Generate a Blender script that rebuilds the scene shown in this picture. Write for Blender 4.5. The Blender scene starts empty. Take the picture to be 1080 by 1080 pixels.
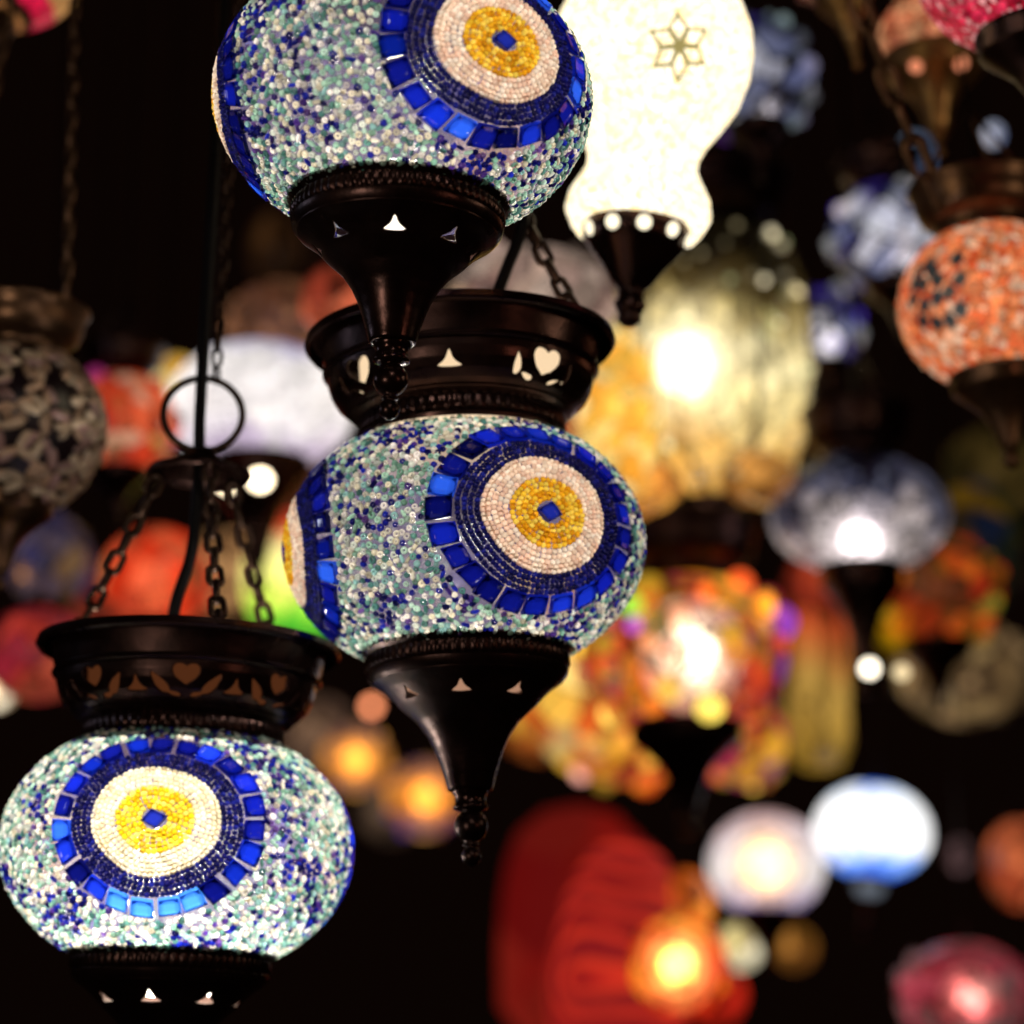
import bpy, math, random
import numpy as np
from mathutils import Vector, Matrix, Euler

random.seed(11)
rng = np.random.default_rng(11)
PI = math.pi
S = bpy.context.scene
COL = S.collection

# ------------------------------------------------------------------ camera
PITCH = math.radians(14.5)
FPX = 540 / math.tan(math.radians(12.0))          # focal length in photo pixels
CAM = Vector((0, 0, 1.55))
RIGHT = Vector((1, 0, 0)); FWD = Vector((0, math.cos(PITCH), math.sin(PITCH))); UP = Vector((0, -math.sin(PITCH), math.cos(PITCH)))
cd = bpy.data.cameras.new("camera"); cam = bpy.data.objects.new("camera", cd); COL.objects.link(cam)
cam.location = CAM; cam.rotation_euler = (PI / 2 + PITCH, 0, 0)
cd.sensor_width = 36; cd.lens = 18 / math.tan(math.radians(12.0)); cd.clip_start = 0.05; cd.clip_end = 200
cd.dof.use_dof = True; cd.dof.focus_distance = 0.985; cd.dof.aperture_fstop = cd.lens / 16.5
S.camera = cam

def at(px, py, D):
    return CAM + RIGHT * ((px - 540) / FPX * D) + UP * ((540 - py) / FPX * D) + FWD * D

# ------------------------------------------------------------------ colours and materials
def lin(c):
    return c / 12.92 if c <= 0.04045 else ((c + 0.055) / 1.055) ** 2.4
def H(h):
    h = h.lstrip('#')
    return tuple(lin(int(h[i:i + 2], 16) / 255) for i in (0, 2, 4))
def c4(c): return (c[0], c[1], c[2], 1)

class NT:
    def __init__(s, name):
        s.m = bpy.data.materials.new(name); s.m.use_nodes = True
        s.t = s.m.node_tree; s.t.nodes.clear(); s.out = s.n('ShaderNodeOutputMaterial')
    def n(s, typ, **kw):
        nd = s.t.nodes.new(typ)
        for k, v in kw.items(): setattr(nd, k, v)
        return nd
    def l(s, a, b): s.t.links.new(a, b)
    def math(s, op, a, b=None, c=None, clamp=False):
        nd = s.n('ShaderNodeMath', operation=op, use_clamp=clamp)
        for i, v in enumerate((a, b, c)):
            if v is None: continue
            if isinstance(v, (int, float)): nd.inputs[i].default_value = v
            else: s.l(v, nd.inputs[i])
        return nd.outputs[0]
    def principled(s, col=None, **kw):
        p = s.n('ShaderNodeBsdfPrincipled')
        if col is not None:
            if isinstance(col, tuple): p.inputs['Base Color'].default_value = c4(col)
            else: s.l(col, p.inputs['Base Color'])
        for k, v in kw.items():
            k = k.replace('_', ' ')
            if isinstance(v, (int, float)): p.inputs[k].default_value = v
            else: s.l(v, p.inputs[k])
        return p
    def mix(s, fac, a, b):
        m = s.n('ShaderNodeMixShader')
        if isinstance(fac, (int, float)): m.inputs[0].default_value = fac
        else: s.l(fac, m.inputs[0])
        s.l(a, m.inputs[1]); s.l(b, m.inputs[2]); return m.outputs[0]
    def done(s, sh): s.l(sh, s.out.inputs[0]); return s.m

def mat_metal(name, col, rough=0.32, metallic=0.85, bump=0.15):
    t = NT(name)
    tc = t.n('ShaderNodeTexCoord')
    nz = t.n('ShaderNodeTexNoise'); nz.inputs['Scale'].default_value = 75; nz.inputs['Detail'].default_value = 7; nz.inputs['Roughness'].default_value = .65
    t.l(tc.outputs['Object'], nz.inputs['Vector'])
    r = t.n('ShaderNodeMapRange'); r.inputs[1].default_value = .3; r.inputs[2].default_value = .7; r.inputs[3].default_value = rough * 0.6; r.inputs[4].default_value = rough * 1.7
    n2 = t.n('ShaderNodeTexNoise'); n2.inputs['Scale'].default_value = 22; n2.inputs['Detail'].default_value = 4; t.l(tc.outputs['Object'], n2.inputs['Vector']); t.l(n2.outputs[0], r.inputs[0])
    cr = t.n('ShaderNodeValToRGB')
    cr.color_ramp.elements[0].position = 0.3; cr.color_ramp.elements[1].position = 0.75
    cr.color_ramp.elements[0].color = c4(tuple(x * 0.5 for x in col)); cr.color_ramp.elements[1].color = c4(tuple(x * 1.4 for x in col))
    t.l(nz.outputs[0], cr.inputs[0])
    b = t.n('ShaderNodeBump'); b.inputs['Strength'].default_value = bump; b.inputs['Distance'].default_value = 0.001
    t.l(nz.outputs[0], b.inputs['Height'])
    p = t.principled(cr.outputs[0], Metallic=metallic, Roughness=r.outputs[0], Normal=b.outputs[0])
    return t.done(p.outputs[0])

def mat_plain(name, col, rough=0.5, metallic=0.0, coat=0.0, spec=0.5):
    t = NT(name)
    tc = t.n('ShaderNodeTexCoord'); nz = t.n('ShaderNodeTexNoise'); nz.inputs['Scale'].default_value = 90
    t.l(tc.outputs['Object'], nz.inputs['Vector'])
    cr = t.n('ShaderNodeValToRGB'); cr.color_ramp.elements[0].color = c4(tuple(x * 0.75 for x in col)); cr.color_ramp.elements[1].color = c4(tuple(min(1, x * 1.25) for x in col))
    t.l(nz.outputs[0], cr.inputs[0])
    return t.done(t.principled(cr.outputs[0], Roughness=rough, Metallic=metallic, Coat_Weight=coat, Specular_IOR_Level=spec).outputs[0])

def mat_bead(name, rough=0.16, tfac=0.6, coat=0.3):
    """glass bead or tile: shiny in front, lets the bulb behind it glow through; colour per bead from the mesh"""
    t = NT(name)
    a = t.n('ShaderNodeVertexColor', layer_name='Col')
    p = t.principled(a.outputs[0], Roughness=rough, Coat_Weight=coat)
    p.inputs['Coat Roughness'].default_value = 0.06
    tr = t.n('ShaderNodeBsdfTranslucent'); t.l(a.outputs[0], tr.inputs[0])
    return t.done(t.mix(tfac, p.outputs[0], tr.outputs[0]))

def mat_grout(name, col, through=0.5):
    t = NT(name)
    tc = t.n('ShaderNodeTexCoord'); nz = t.n('ShaderNodeTexNoise'); nz.inputs['Scale'].default_value = 300
    t.l(tc.outputs['Object'], nz.inputs['Vector'])
    cr = t.n('ShaderNodeValToRGB'); cr.color_ramp.elements[0].color = c4(tuple(x * 0.6 for x in col)); cr.color_ramp.elements[1].color = c4(col)
    t.l(nz.outputs[0], cr.inputs[0])
    d = t.principled(cr.outputs[0], Roughness=0.6)
    tl = t.n('ShaderNodeBsdfTranslucent'); t.l(cr.outputs[0], tl.inputs[0])
    g = t.mix(0.35, d.outputs[0], tl.outputs[0])
    tp = t.n('ShaderNodeBsdfTransparent')
    return t.done(t.mix(through, g, tp.outputs[0]))

def mat_bulb(name, col, strength):
    t = NT(name)
    e = t.n('ShaderNodeEmission'); e.inputs[0].default_value = c4(col); e.inputs[1].default_value = strength
    return t.done(e.outputs[0])

def bulb_pair(name, col, strength):  # nested emissive shells that paint a soft halo around a bright core
    def shell(nm, k, f):
        t = NT(nm); e = t.n('ShaderNodeEmission'); e.inputs[0].default_value = c4(col); e.inputs[1].default_value = strength * k
        m = t.done(t.mix(f, e.outputs[0], t.n('ShaderNodeBsdfTransparent').outputs[0])); m.cycles.emission_sampling = 'NONE'; return m
    return shell(name + '_halo', .05, .65), shell(name + '_inner_halo', .16, .5), mat_bulb(name, col, strength)

PALS = {}
def mat_glow(name, cols, scale=60, strength=0.5, trans=0.3, grout=0.05, groutcol=(0.01, 0.006, 0.005),
             mode='cells', k=3, var=0.7, rough=0.25, soft=False, zs=(1, 1, 1), amp=0.25, b=0.06, trans_tint=None, body=0.25, jit=0.16):
    """lit mosaic glass shade: cells of coloured glass, part see-through to the bulb inside"""
    if strength < .62: strength *= 1.65
    t = NT(name)
    tc = t.n('ShaderNodeTexCoord'); mp = t.n('ShaderNodeMapping'); mp.inputs['Scale'].default_value = zs
    t.l(tc.outputs['Object'], mp.inputs[0])
    v = t.n('ShaderNodeTexVoronoi'); v.inputs['Scale'].default_value = scale; t.l(mp.outputs[0], v.inputs['Vector'])
    ed = t.n('ShaderNodeTexVoronoi', feature='DISTANCE_TO_EDGE'); ed.inputs['Scale'].default_value = scale; t.l(mp.outputs[0], ed.inputs['Vector'])
    sep = t.n('ShaderNodeSeparateColor'); t.l(v.outputs['Color'], sep.inputs[0])
    ramp = t.n('ShaderNodeValToRGB'); el = ramp.color_ramp.elements
    ramp.color_ramp.interpolation = 'CONSTANT' if (mode == 'cells' and not soft) else 'LINEAR'
    items = [(c if isinstance(c[0], (int, float)) and len(c) == 2 else (i / len(cols), c)) for i, c in enumerate(cols)]
    while len(el) < len(items): el.new(0.5)
    for e, (pos, c) in zip(el, items): e.position = pos; e.color = c4(c)
    if mode == 'swirl':
        wv = t.n('ShaderNodeTexWave', wave_type='RINGS'); wv.inputs['Scale'].default_value = 6; wv.inputs['Distortion'].default_value = 4.5; wv.inputs['Detail'].default_value = 2; wv.inputs['Detail Scale'].default_value = 1.2
        off = t.n('ShaderNodeMapping'); off.inputs['Location'].default_value = (-.05, .06, .03); t.l(tc.outputs['Object'], off.inputs[0]); t.l(off.outputs[0], wv.inputs[0])
        t.l(wv.outputs['Fac'], ramp.inputs[0])
    elif mode == 'cells':
        t.l(sep.outputs[0], ramp.inputs[0])
    else:
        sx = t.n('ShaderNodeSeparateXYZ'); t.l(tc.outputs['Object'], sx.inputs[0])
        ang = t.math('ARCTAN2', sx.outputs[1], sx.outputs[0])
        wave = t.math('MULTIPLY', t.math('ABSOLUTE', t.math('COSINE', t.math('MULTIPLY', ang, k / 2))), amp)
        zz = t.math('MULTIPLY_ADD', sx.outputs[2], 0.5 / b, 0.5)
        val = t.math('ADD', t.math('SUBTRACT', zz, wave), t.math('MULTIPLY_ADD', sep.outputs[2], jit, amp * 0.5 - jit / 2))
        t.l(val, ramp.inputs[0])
    em = t.n('ShaderNodeEmission'); t.l(ramp.outputs[0], em.inputs[0])
    t.l(t.math('MULTIPLY', t.math('MULTIPLY_ADD', sep.outputs[1], 2 * var, 1 - var), strength), em.inputs[1])
    bump = t.n('ShaderNodeBump'); bump.inputs['Strength'].default_value = 0.6; bump.inputs['Distance'].default_value = 0.002
    t.l(ed.outputs[0], bump.inputs['Height'])
    dark = t.n('ShaderNodeMix', data_type='RGBA', blend_type='MULTIPLY'); dark.inputs[0].default_value = 1
    t.l(ramp.outputs[0], dark.inputs[6]); dark.inputs[7].default_value = (body, body, body, 1)
    p = t.principled(dark.outputs[2], Roughness=rough, Normal=bump.outputs[0])
    ad = t.n('ShaderNodeAddShader'); t.l(em.outputs[0], ad.inputs[0]); t.l(p.outputs[0], ad.inputs[1])
    tp = t.n('ShaderNodeBsdfTransparent')
    if trans_tint: tp.inputs[0].default_value = c4(trans_tint)
    else:
        pale = t.n('ShaderNodeMix', data_type='RGBA'); pale.inputs[0].default_value = 0.35; pale.inputs[7].default_value = (1, 1, 1, 1)
        t.l(ramp.outputs[0], pale.inputs[6]); t.l(pale.outputs[2], tp.inputs[0])
    body_s = t.mix(trans, ad.outputs[0], tp.outputs[0])
    g = t.principled(groutcol, Roughness=0.7)
    mask = t.math('LESS_THAN', ed.outputs[0], grout)
    m = t.done(t.mix(mask, body_s, g.outputs[0]))
    PALS[m.name] = ([c for _, c in items], strength)
    m.cycles.emission_sampling = 'NONE'
    return m

M_BRONZE = mat_metal("dark_bronze", (0.032, 0.013, 0.010), 0.26, bump=0.35)
M_BRONZE2 = mat_metal("worn_bronze", (0.11, 0.055, 0.028), 0.36)
M_CHAIN = mat_metal("dark_chain_bronze", (0.050, 0.026, 0.016), 0.36)
M_GOLD = mat_metal("aged_brass", (0.30, 0.17, 0.06), 0.38)
M_CORD = mat_plain("black_cord_rubber", (0.003, 0.002, 0.002), 0.45, spec=.12)
M_BEAD = mat_bead("glass_beads", 0.16, 0.42)
M_TILE = mat_bead("glass_tiles", 0.06, 0.5, 0.8)
M_GROUT = mat_grout("lilac_grout_on_glass", (0.13, 0.11, 0.19), 0.5)

# ------------------------------------------------------------------ mesh helpers
def link(name, me, mat=None, parent=None, smooth=True):
    o = bpy.data.objects.new(name, me); COL.objects.link(o)
    if mat is not None: me.materials.append(mat)
    if smooth:
        me.polygons.foreach_set('use_smooth', [True] * len(me.polygons))
    if parent is not None: o.parent = parent
    return o

class MB:
    def __init__(s): s.v = []; s.f = []
    def add(s, vs, fs):
        o = len(s.v); s.v += [tuple(x) for x in vs]; s.f += [tuple(i + o for i in f) for f in fs]; return s
    def lathe(s, prof, seg=64, mod=None, z0=0, cx=0, cy=0):
        vs = []; fs = []; n = len(prof)
        for j in range(seg):
            a = 2 * PI * j / seg
            for i, (r, z) in enumerate(prof):
                rr = r + (mod(i, a) if mod else 0)
                vs.append((cx + rr * math.cos(a), cy + rr * math.sin(a), z + z0))
        for j in range(seg):
            k = (j + 1) % seg
            for i in range(n - 1):
                fs.append((j * n + i, j * n + i + 1, k * n + i + 1, k * n + i))
        return s.add(vs, fs)
    def tube(s, pts, r, seg=8, closed=False):
        pts = [Vector(p) for p in pts]; n = len(pts); vs = []; fs = []
        ref = None
        for i, p in enumerate(pts):
            a = pts[(i - 1) % n] if (closed or i > 0) else p
            b = pts[(i + 1) % n] if (closed or i < n - 1) else p
            d = (b - a).normalized()
            if ref is None: ref = d.orthogonal().normalized()
            ref = (ref - d * ref.dot(d)).normalized(); bi = d.cross(ref)
            rr = r[i] if isinstance(r, (list, tuple)) else r
            for j in range(seg):
                t = 2 * PI * j / seg
                vs.append(p + ref * (rr * math.cos(t)) + bi * (rr * math.sin(t)))
        for i in range(n if closed else n - 1):
            k = (i + 1) % n
            for j in range(seg):
                l = (j + 1) % seg
                fs.append((i * seg + j, i * seg + l, k * seg + l, k * seg + j))
        if not closed:
            fs.append(tuple(range(seg))[::-1]); fs.append(tuple((n - 1) * seg + j for j in range(seg)))
        return s.add(vs, fs)
    def sphere(s, c, r, seg=20, rings=10, sz=1.0):
        prof = [(max(1e-5, r * math.sin(PI * i / rings)), -r * sz * math.cos(PI * i / rings)) for i in range(rings + 1)]
        return s.lathe(prof, seg, z0=c[2], cx=c[0], cy=c[1])
    def chain(s, p0, p1, L, W, wr, sag=0.0, seg=6, pts=14):
        p0 = Vector(p0); p1 = Vector(p1); d = p1 - p0; n = max(2, round(d.length / (L - 2.2 * wr)))
        for i in range(n):
            t = (i + 0.5) / n
            sg = Vector((0, 0, -sag * 4 * t * (1 - t)))
            dd = (d + Vector((0, 0, -sag * 4 * (1 - 2 * t)))).normalized()
            c = p0 + d * t + sg
            u = dd.orthogonal().normalized()
            u = Matrix.Rotation((PI / 2) * (i % 2) + 0.5 + random.uniform(-.25, .25), 3, dd) @ u
            path = []
            hl = L / 2 - W / 2
            for q in range(pts):
                a = 2 * PI * q / pts
                x = math.cos(a) * (W / 2 - wr); y = math.sin(a) * (W / 2 - wr) + (hl if math.sin(a) >= 0 else -hl)
                path.append(c + u * x + dd * y)
            s.tube(path, wr, seg, closed=True)
        return s
    def build(s, name, mat, parent=None, smooth=True):
        me = bpy.data.meshes.new(name); me.from_pydata(s.v, [], s.f); me.update()
        return link(name, me, mat, parent, smooth)

def sharp(o, deg=40):
    o.data.set_sharp_from_angle(angle=math.radians(deg)); return o

def thing(name, label, cat, loc, rot=(0, 0, 0), group=None):
    o = bpy.data.objects.new(name, None); COL.objects.link(o); o.empty_display_size = 0.02
    o.location = loc; o.rotation_euler = rot; o['label'] = label; o['category'] = cat
    if group: o['group'] = group
    return o

# ------------------------------------------------------------------ pierced metal band
def pierced(prof, nphi, nt, holes):
    """surface of revolution with real holes; holes(phi, t) < 0 inside a hole; t runs along the profile 0..1"""
    P = np.array(prof); seg = np.r_[0, np.cumsum(np.hypot(*np.diff(P, axis=0).T))]; seg /= seg[-1]
    ts = np.linspace(0, 1, nt + 1); ph = np.linspace(0, 2 * PI, nphi, endpoint=False)
    def pos(p, t):
        r = np.interp(t, seg, P[:, 0]); z = np.interp(t, seg, P[:, 1]); return (r * math.cos(p), r * math.sin(p), z)
    F = np.array([[holes(p, t) for t in ts] for p in ph])
    vs = []; fs = []; vid = {}
    def V(key, p, t):
        if key not in vid: vid[key] = len(vs); vs.append(pos(p, t))
        return vid[key]
    dp = 2 * PI / nphi
    for i in range(nphi):
        for j in range(nt):
            cs = [(i, j), (i, j + 1), (i + 1, j + 1), (i + 1, j)]
            f = [F[a % nphi, b] for a, b in cs]
            if max(f) <= 0: continue
            poly = []
            for q in range(4):
                a, b = cs[q]; a2, b2 = cs[(q + 1) % 4]; fa, fb = f[q], f[(q + 1) % 4]
                if fa > 0: poly.append(V((a % nphi, b), a * dp, ts[b]))
                if (fa > 0) != (fb > 0):
                    w = fa / (fa - fb); key = tuple(sorted(((a % nphi, b), (a2 % nphi, b2))))
                    poly.append(V(key, (a + (a2 - a) * w) * dp, ts[b] + (ts[b2] - ts[b]) * w))
            if len(poly) >= 3: fs.append(poly)
    m = MB(); m.v = vs; m.f = fs; return m

def f_kiss(x, y, W, Hh):           # pointed drop with a wide rounded foot
    s = (y + Hh / 2) / Hh
    if s <= 0: return 0.02 - s * Hh + max(0, abs(x) - W)
    if s >= 1: return (s - 1) * Hh + abs(x)
    w = W * (0.92 * (1 - s) ** 3.6 + 0.21 * (1 - s) ** 0.5) * min(1, (s / 0.16) ** 0.5 if s < 0.16 else 1)
    return abs(x) - w
def f_heart(x, y, R):
    X = x / R * 1.05; Y = (y + 0.12 * R) / R * 1.1
    return ((X * X + Y * Y - 1) ** 3 - X * X * Y ** 3 * 1.6) * 0.05
def f_drop(x, y, ang, L, W):
    c, s = math.cos(ang), math.sin(ang); u = (x * c + y * s) / L; v = (-x * s + y * c) / W
    w = (1 - u) * 0.5
    return (u * u + (v / (0.35 + 0.65 * max(w, 0))) ** 2 - 1) * 0.03

# ------------------------------------------------------------------ beads
def tmpl_donut(n=11, m=6):
    vs = []; fs = []
    for i in range(n):
        a = 2 * PI * i / n
        for j in range(m):
            b = math.radians(-35 + 250 * j / (m - 1))
            R = 0.66; q = 0.40
            vs.append(((R + q * math.cos(b)) * math.cos(a), (R + q * math.cos(b)) * math.sin(a), 0.25 + 0.55 * math.sin(b)))
    for i in range(n):
        k = (i + 1) % n
        for j in range(m - 1): fs.append((i * m + j, k * m + j, k * m + j + 1, i * m + j + 1))
    return np.array(vs), np.array(fs)
def tmpl_barrel(L=0.92, na=7):
    ss = [-1, -0.8, -0.35, 0.35, 0.8, 1]; rr = [0.28, 0.74, 1, 1, 0.74, 0.28]; vs = []; fs = []; n = len(ss)
    for i in range(na):
        a = PI * (-0.06 + 1.12 * i / (na - 1))
        for s, r in zip(ss, rr): vs.append((L * s, r * math.cos(a), 0.15 + r * math.sin(a)))
    for i in range(na - 1):
        for j in range(n - 1): fs.append((i * n + j, i * n + j + 1, (i + 1) * n + j + 1, (i + 1) * n + j))
    return np.array(vs), np.array(fs)
T_DONUT = tmpl_donut(); T_BARREL = tmpl_barrel(0.98); T_BUGLE = tmpl_barrel(1.75)

def scatter(items):
    """items: list of (template, P Nx3, T Nx3, N Nx3, size N (scalar or Nx3), colour Nx3) -> one mesh with colour per bead"""
    VV = []; FF = []; CC = []; off = 0
    for tm, P, T, N, sz, C in items:
        if len(P) == 0: continue
        tv, tf = tm; B = np.cross(N, T)
        sz = np.asarray(sz, float)
        if sz.ndim == 1: sz = np.repeat(sz[:, None], 3, 1)
        X = tv[None, :, 0:1] * sz[:, None, 0:1] * T[:, None, :] + tv[None, :, 1:2] * sz[:, None, 1:2] * B[:, None, :] + tv[None, :, 2:3] * sz[:, None, 2:3] * N[:, None, :]
        VV.append((P[:, None, :] + X).reshape(-1, 3)); n = len(tv)
        FF.append((tf[None] + (np.arange(len(P)) * n)[:, None, None] + off).reshape(-1, 4)); off += n * len(P)
        CC.append(np.repeat(C, n, 0))
    V = np.concatenate(VV); F = np.concatenate(FF); C = np.concatenate(CC)
    return V, F, C

def np_mesh(name, V, F, C, mat, parent):
    me = bpy.data.meshes.new(name)
    me.vertices.add(len(V)); me.vertices.foreach_set('co', V.astype(np.float32).ravel())
    me.loops.add(F.size); me.loops.foreach_set('vertex_index', F.astype(np.int32).ravel())
    me.polygons.add(len(F)); me.polygons.foreach_set('loop_start', np.arange(0, F.size, 4, dtype=np.int32))
    me.update(calc_edges=True)
    ca = me.color_attributes.new('Col', 'FLOAT_COLOR', 'POINT')
    ca.data.foreach_set('color', np.c_[C, np.ones(len(C))].astype(np.float32).ravel())
    me.validate()
    return link(name, me, mat, parent)

def norm(a): return a / np.linalg.norm(a, axis=-1, keepdims=True)

WHITE = np.array([H('#f3eede'), H('#e8e0c8'), H('#dfe6dc'), H('#f6f0ea')])
AQUA = np.array([H('#9cc4b0'), H('#7eac98'), H('#aed2be'), H('#5e9288'), H('#bad8c8'), H('#8cb8b6'), H('#4c7e7a')])
NAVY = np.array([H('#10167a'), H('#0b0d50'), H('#1a28a4'), H('#20248c')])
VIOLET = np.array([H('#4a2f80'), H('#382670'), H('#65478e')])

BR = 0.735                                     # globe height to width
def globe_surface(d, a, lift=0.0):
    """unit-sphere directions -> points and normals on the globe"""
    p = d * np.array([a, a, a * BR]); n = norm(p / np.array([a * a, a * a, (a * BR) ** 2]))
    return p + n * lift, n

def mat_opal(name, col, st, tl=.9):
    t = NT(name)
    d = t.n('ShaderNodeBsdfTranslucent'); d.inputs[0].default_value = (tl, tl * .95, tl * .86, 1)
    e = t.n('ShaderNodeEmission'); e.inputs[0].default_value = c4(H(col)); e.inputs[1].default_value = st
    a = t.n('ShaderNodeAddShader'); t.l(d.outputs[0], a.inputs[0]); t.l(e.outputs[0], a.inputs[1])
    m = t.done(a.outputs[0]); m.cycles.emission_sampling = 'NONE'; return m

def mosaic_lamp(label, px, py, D, wpx, roll, med_az, power, bulb_z, seed, neck=None, chain_az=(-100, 20, 140),
                cord_pts=None, turn=0, hole_az=0, foot=('#ffe2b8', 1.0), MS=.91, VS=1.13, dz=0.0, dense=False, lemon=False, lat=-3, fr=1.0, group=None, warm=(1, .93, .82)):
    rg = np.random.default_rng(seed); rd = random.Random(seed)
    a = wpx / 2 / FPX * D
    root = thing('mosaic_lamp', label, 'lamp', at(px, py, D), (0, roll, 0), 'blue and white beaded eye lamps')
    A = lambda pr: [(r * a, z * a) for r, z in pr]
    # -- glass globe carrying the grout
    zc = 0.86; ztop = 0.775 if dz else 0.86
    prof = []
    for i in range(41):
        t = -math.asin(zc) + 2 * math.asin(zc) * i / 40
        prof.append((math.cos(t) * a * 0.997, math.sin(t) * a * BR * 0.997))
    MB().lathe(prof, 96).build('glass_globe', M_GROUT, root)
    # -- medallions
    cents = []; mlat = math.radians(lat)
    for az in med_az:
        az = math.radians(az)
        cents.append(np.array([math.sin(az) * math.cos(mlat), -math.cos(az) * math.cos(mlat), math.sin(mlat)]))
    RT = 0.70
    def med_point(c, r, phi):
        e = norm(np.array([-c[1], c[0], 0.0])); up = np.cross(c, e)
        u = MS * r * np.cos(phi); v = MS * r * np.sin(phi) * VS
        th = np.hypot(u, v); w = np.where(th > 1e-9, np.sin(th) / np.maximum(th, 1e-9), 1)
        return norm(np.cos(th)[:, None] * c + (w * u)[:, None] * e + (w * v)[:, None] * up)
    def ring(c, r, bead, pal, wob, lift=0.0, jit=0.06, ph0=0.0):
        n = max(5, int(round(2 * PI * r * MS * 1.065 / (bead * 2.0))))
        phi = ph0 + (np.arange(n) + rg.normal(0, jit, n)) * 2 * PI / n
        rr = r + wob(phi) + rg.normal(0, bead * 0.10, n)
        d = med_point(c, rr, phi); d2 = med_point(c, rr, phi + 0.01)
        keep = (d[:, 2] < ztop - 0.02) & (d[:, 2] > -zc + .02)
        d, d2 = d[keep], d2[keep]
        P, N = globe_surface(d, a); P2, _ = globe_surface(d2, a)
        T = norm(P2 - P); T = norm(T - N * np.sum(T * N, 1, keepdims=True))
        k = len(P); sz = bead * a * rg.uniform(0.9, 1.08, (k, 1)) * np.array([[1, 1, 1.0]]) * np.c_[rg.uniform(.85, 1.05, k), np.ones(k), rg.uniform(.9, 1.15, k)]
        C = pal[rg.integers(0, len(pal), k)] * rg.uniform(0.78, 1.12, (k, 1))
        return (T_BARREL, P, T, N, sz, C)
    P_Y = np.array([H('#e8b020'), H('#f0c838'), H('#d89a14'), H('#f4d85a')])
    P_W = np.array([H('#f8e6d2'), H('#f2dac4'), H('#fdf0e0'), H('#eccdb8')])
    if lemon:
        P_Y = np.array([H('#e8cc20'), H('#f0da40'), H('#dcb818'), H('#f4e26a')]); P_W = np.array([H('#f2ead0'), H('#ece2c2'), H('#f8f2e0'), H('#e8dab8')])
    P_B = np.array([H('#10124e'), H('#0b0c3c'), H('#181e78'), H('#0e0f48'), H('#14145a')])
    for mi, c in enumerate(cents):
        p1, p2, p3 = rd.uniform(0, 6), rd.uniform(0, 6), rd.uniform(0, 6)
        amp = 0.015
        wob = lambda ph: amp * (np.sin(2 * ph + p1) + 0.6 * np.sin(3 * ph + p2) + .4 * np.sin(5 * ph + p3))
        w2 = lambda ph: 0.6 * wob(ph)
        blue = [ring(c, r, 0.0160, P_B, wob, ph0=rd.uniform(0, 1)) for r in (0.424, 0.462, 0.499, 0.537)]
        white = [ring(c, r, 0.0168, P_W, w2, ph0=rd.uniform(0, 1)) for r in (0.262, 0.297, 0.332, 0.366, 0.392)]
        yellow = [ring(c, r, 0.0170, P_Y, (lambda ph: 0.4 * wob(ph)), ph0=rd.uniform(0, 1)) for r in (0.094, 0.125, 0.157, 0.192, 0.227)]
        med = np_mesh('eye_medallion', *scatter(blue), M_BEAD, root)
        np_mesh('cream_bead_rings', *scatter(white), M_BEAD, med)
        np_mesh('yellow_bead_rings', *scatter(yellow), M_BEAD, med)
        # centre tile, a small diamond of blue glass
        def slab(corners, h, inset, sub=3):
            """corners: 4 (r*cos, r*sin) tangent coordinates -> bent slab verts/faces"""
            q = np.array(corners, float); g = []
            def grid(qq, hh):
                out = []
                for i in range(sub + 1):
                    for j in range(sub + 1):
                        s, t = i / sub, j / sub
                        p = (1 - s) * (1 - t) * qq[0] + s * (1 - t) * qq[1] + s * t * qq[2] + (1 - s) * t * qq[3]
                        r = math.hypot(*p); ph = math.atan2(p[1], p[0])
                        d = med_point(c, np.array([r]), np.array([ph])); out.append(globe_surface(d, a, hh * a)[0][0])
                return out
            m = q.mean(0); qi = q + (m - q) * inset
            top = grid(qi, h); n = (sub + 1) ** 2
            border = [i * (sub + 1) for i in range(sub + 1)] + [sub * (sub + 1) + j for j in range(1, sub + 1)] + [i * (sub + 1) + sub for i in range(sub - 1, -1, -1)] + [j for j in range(sub - 1, 0, -1)]
            mid = grid(q, h * 0.75); bot = grid(q, -0.004)
            vs = top + [mid[i] for i in border] + [bot[i] for i in border]; nb = len(border); fs = []
            for i in range(sub):
                for j in range(sub):
                    x = i * (sub + 1) + j; fs.append((x, x + sub + 1, x + sub + 2, x + 1))
            for i in range(nb):
                k = (i + 1) % nb
                fs.append((border[i], border[k], n + k, n + i)); fs.append((n + i, n + k, n + nb + k, n + nb + i))
            return np.array(vs), np.array(fs)
        r0 = 0.082; rot = rd.uniform(-0.25, 0.25)
        cor = [(r0 * rd.uniform(.9, 1.12) * math.cos(rot + k * PI / 2), r0 * rd.uniform(.88, 1.1) * math.sin(rot + k * PI / 2)) for k in range(4)]
        v, f = slab(cor, 0.024, 0.12)
        np_mesh('centre_tile', v, f, np.tile(np.array(H('#1d2b9e')), (len(v), 1)), M_TILE, med)
        VV = []; FF = []; CC = []; off = 0; NTILE = 23
        ph = rd.uniform(0, 0.3)
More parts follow.
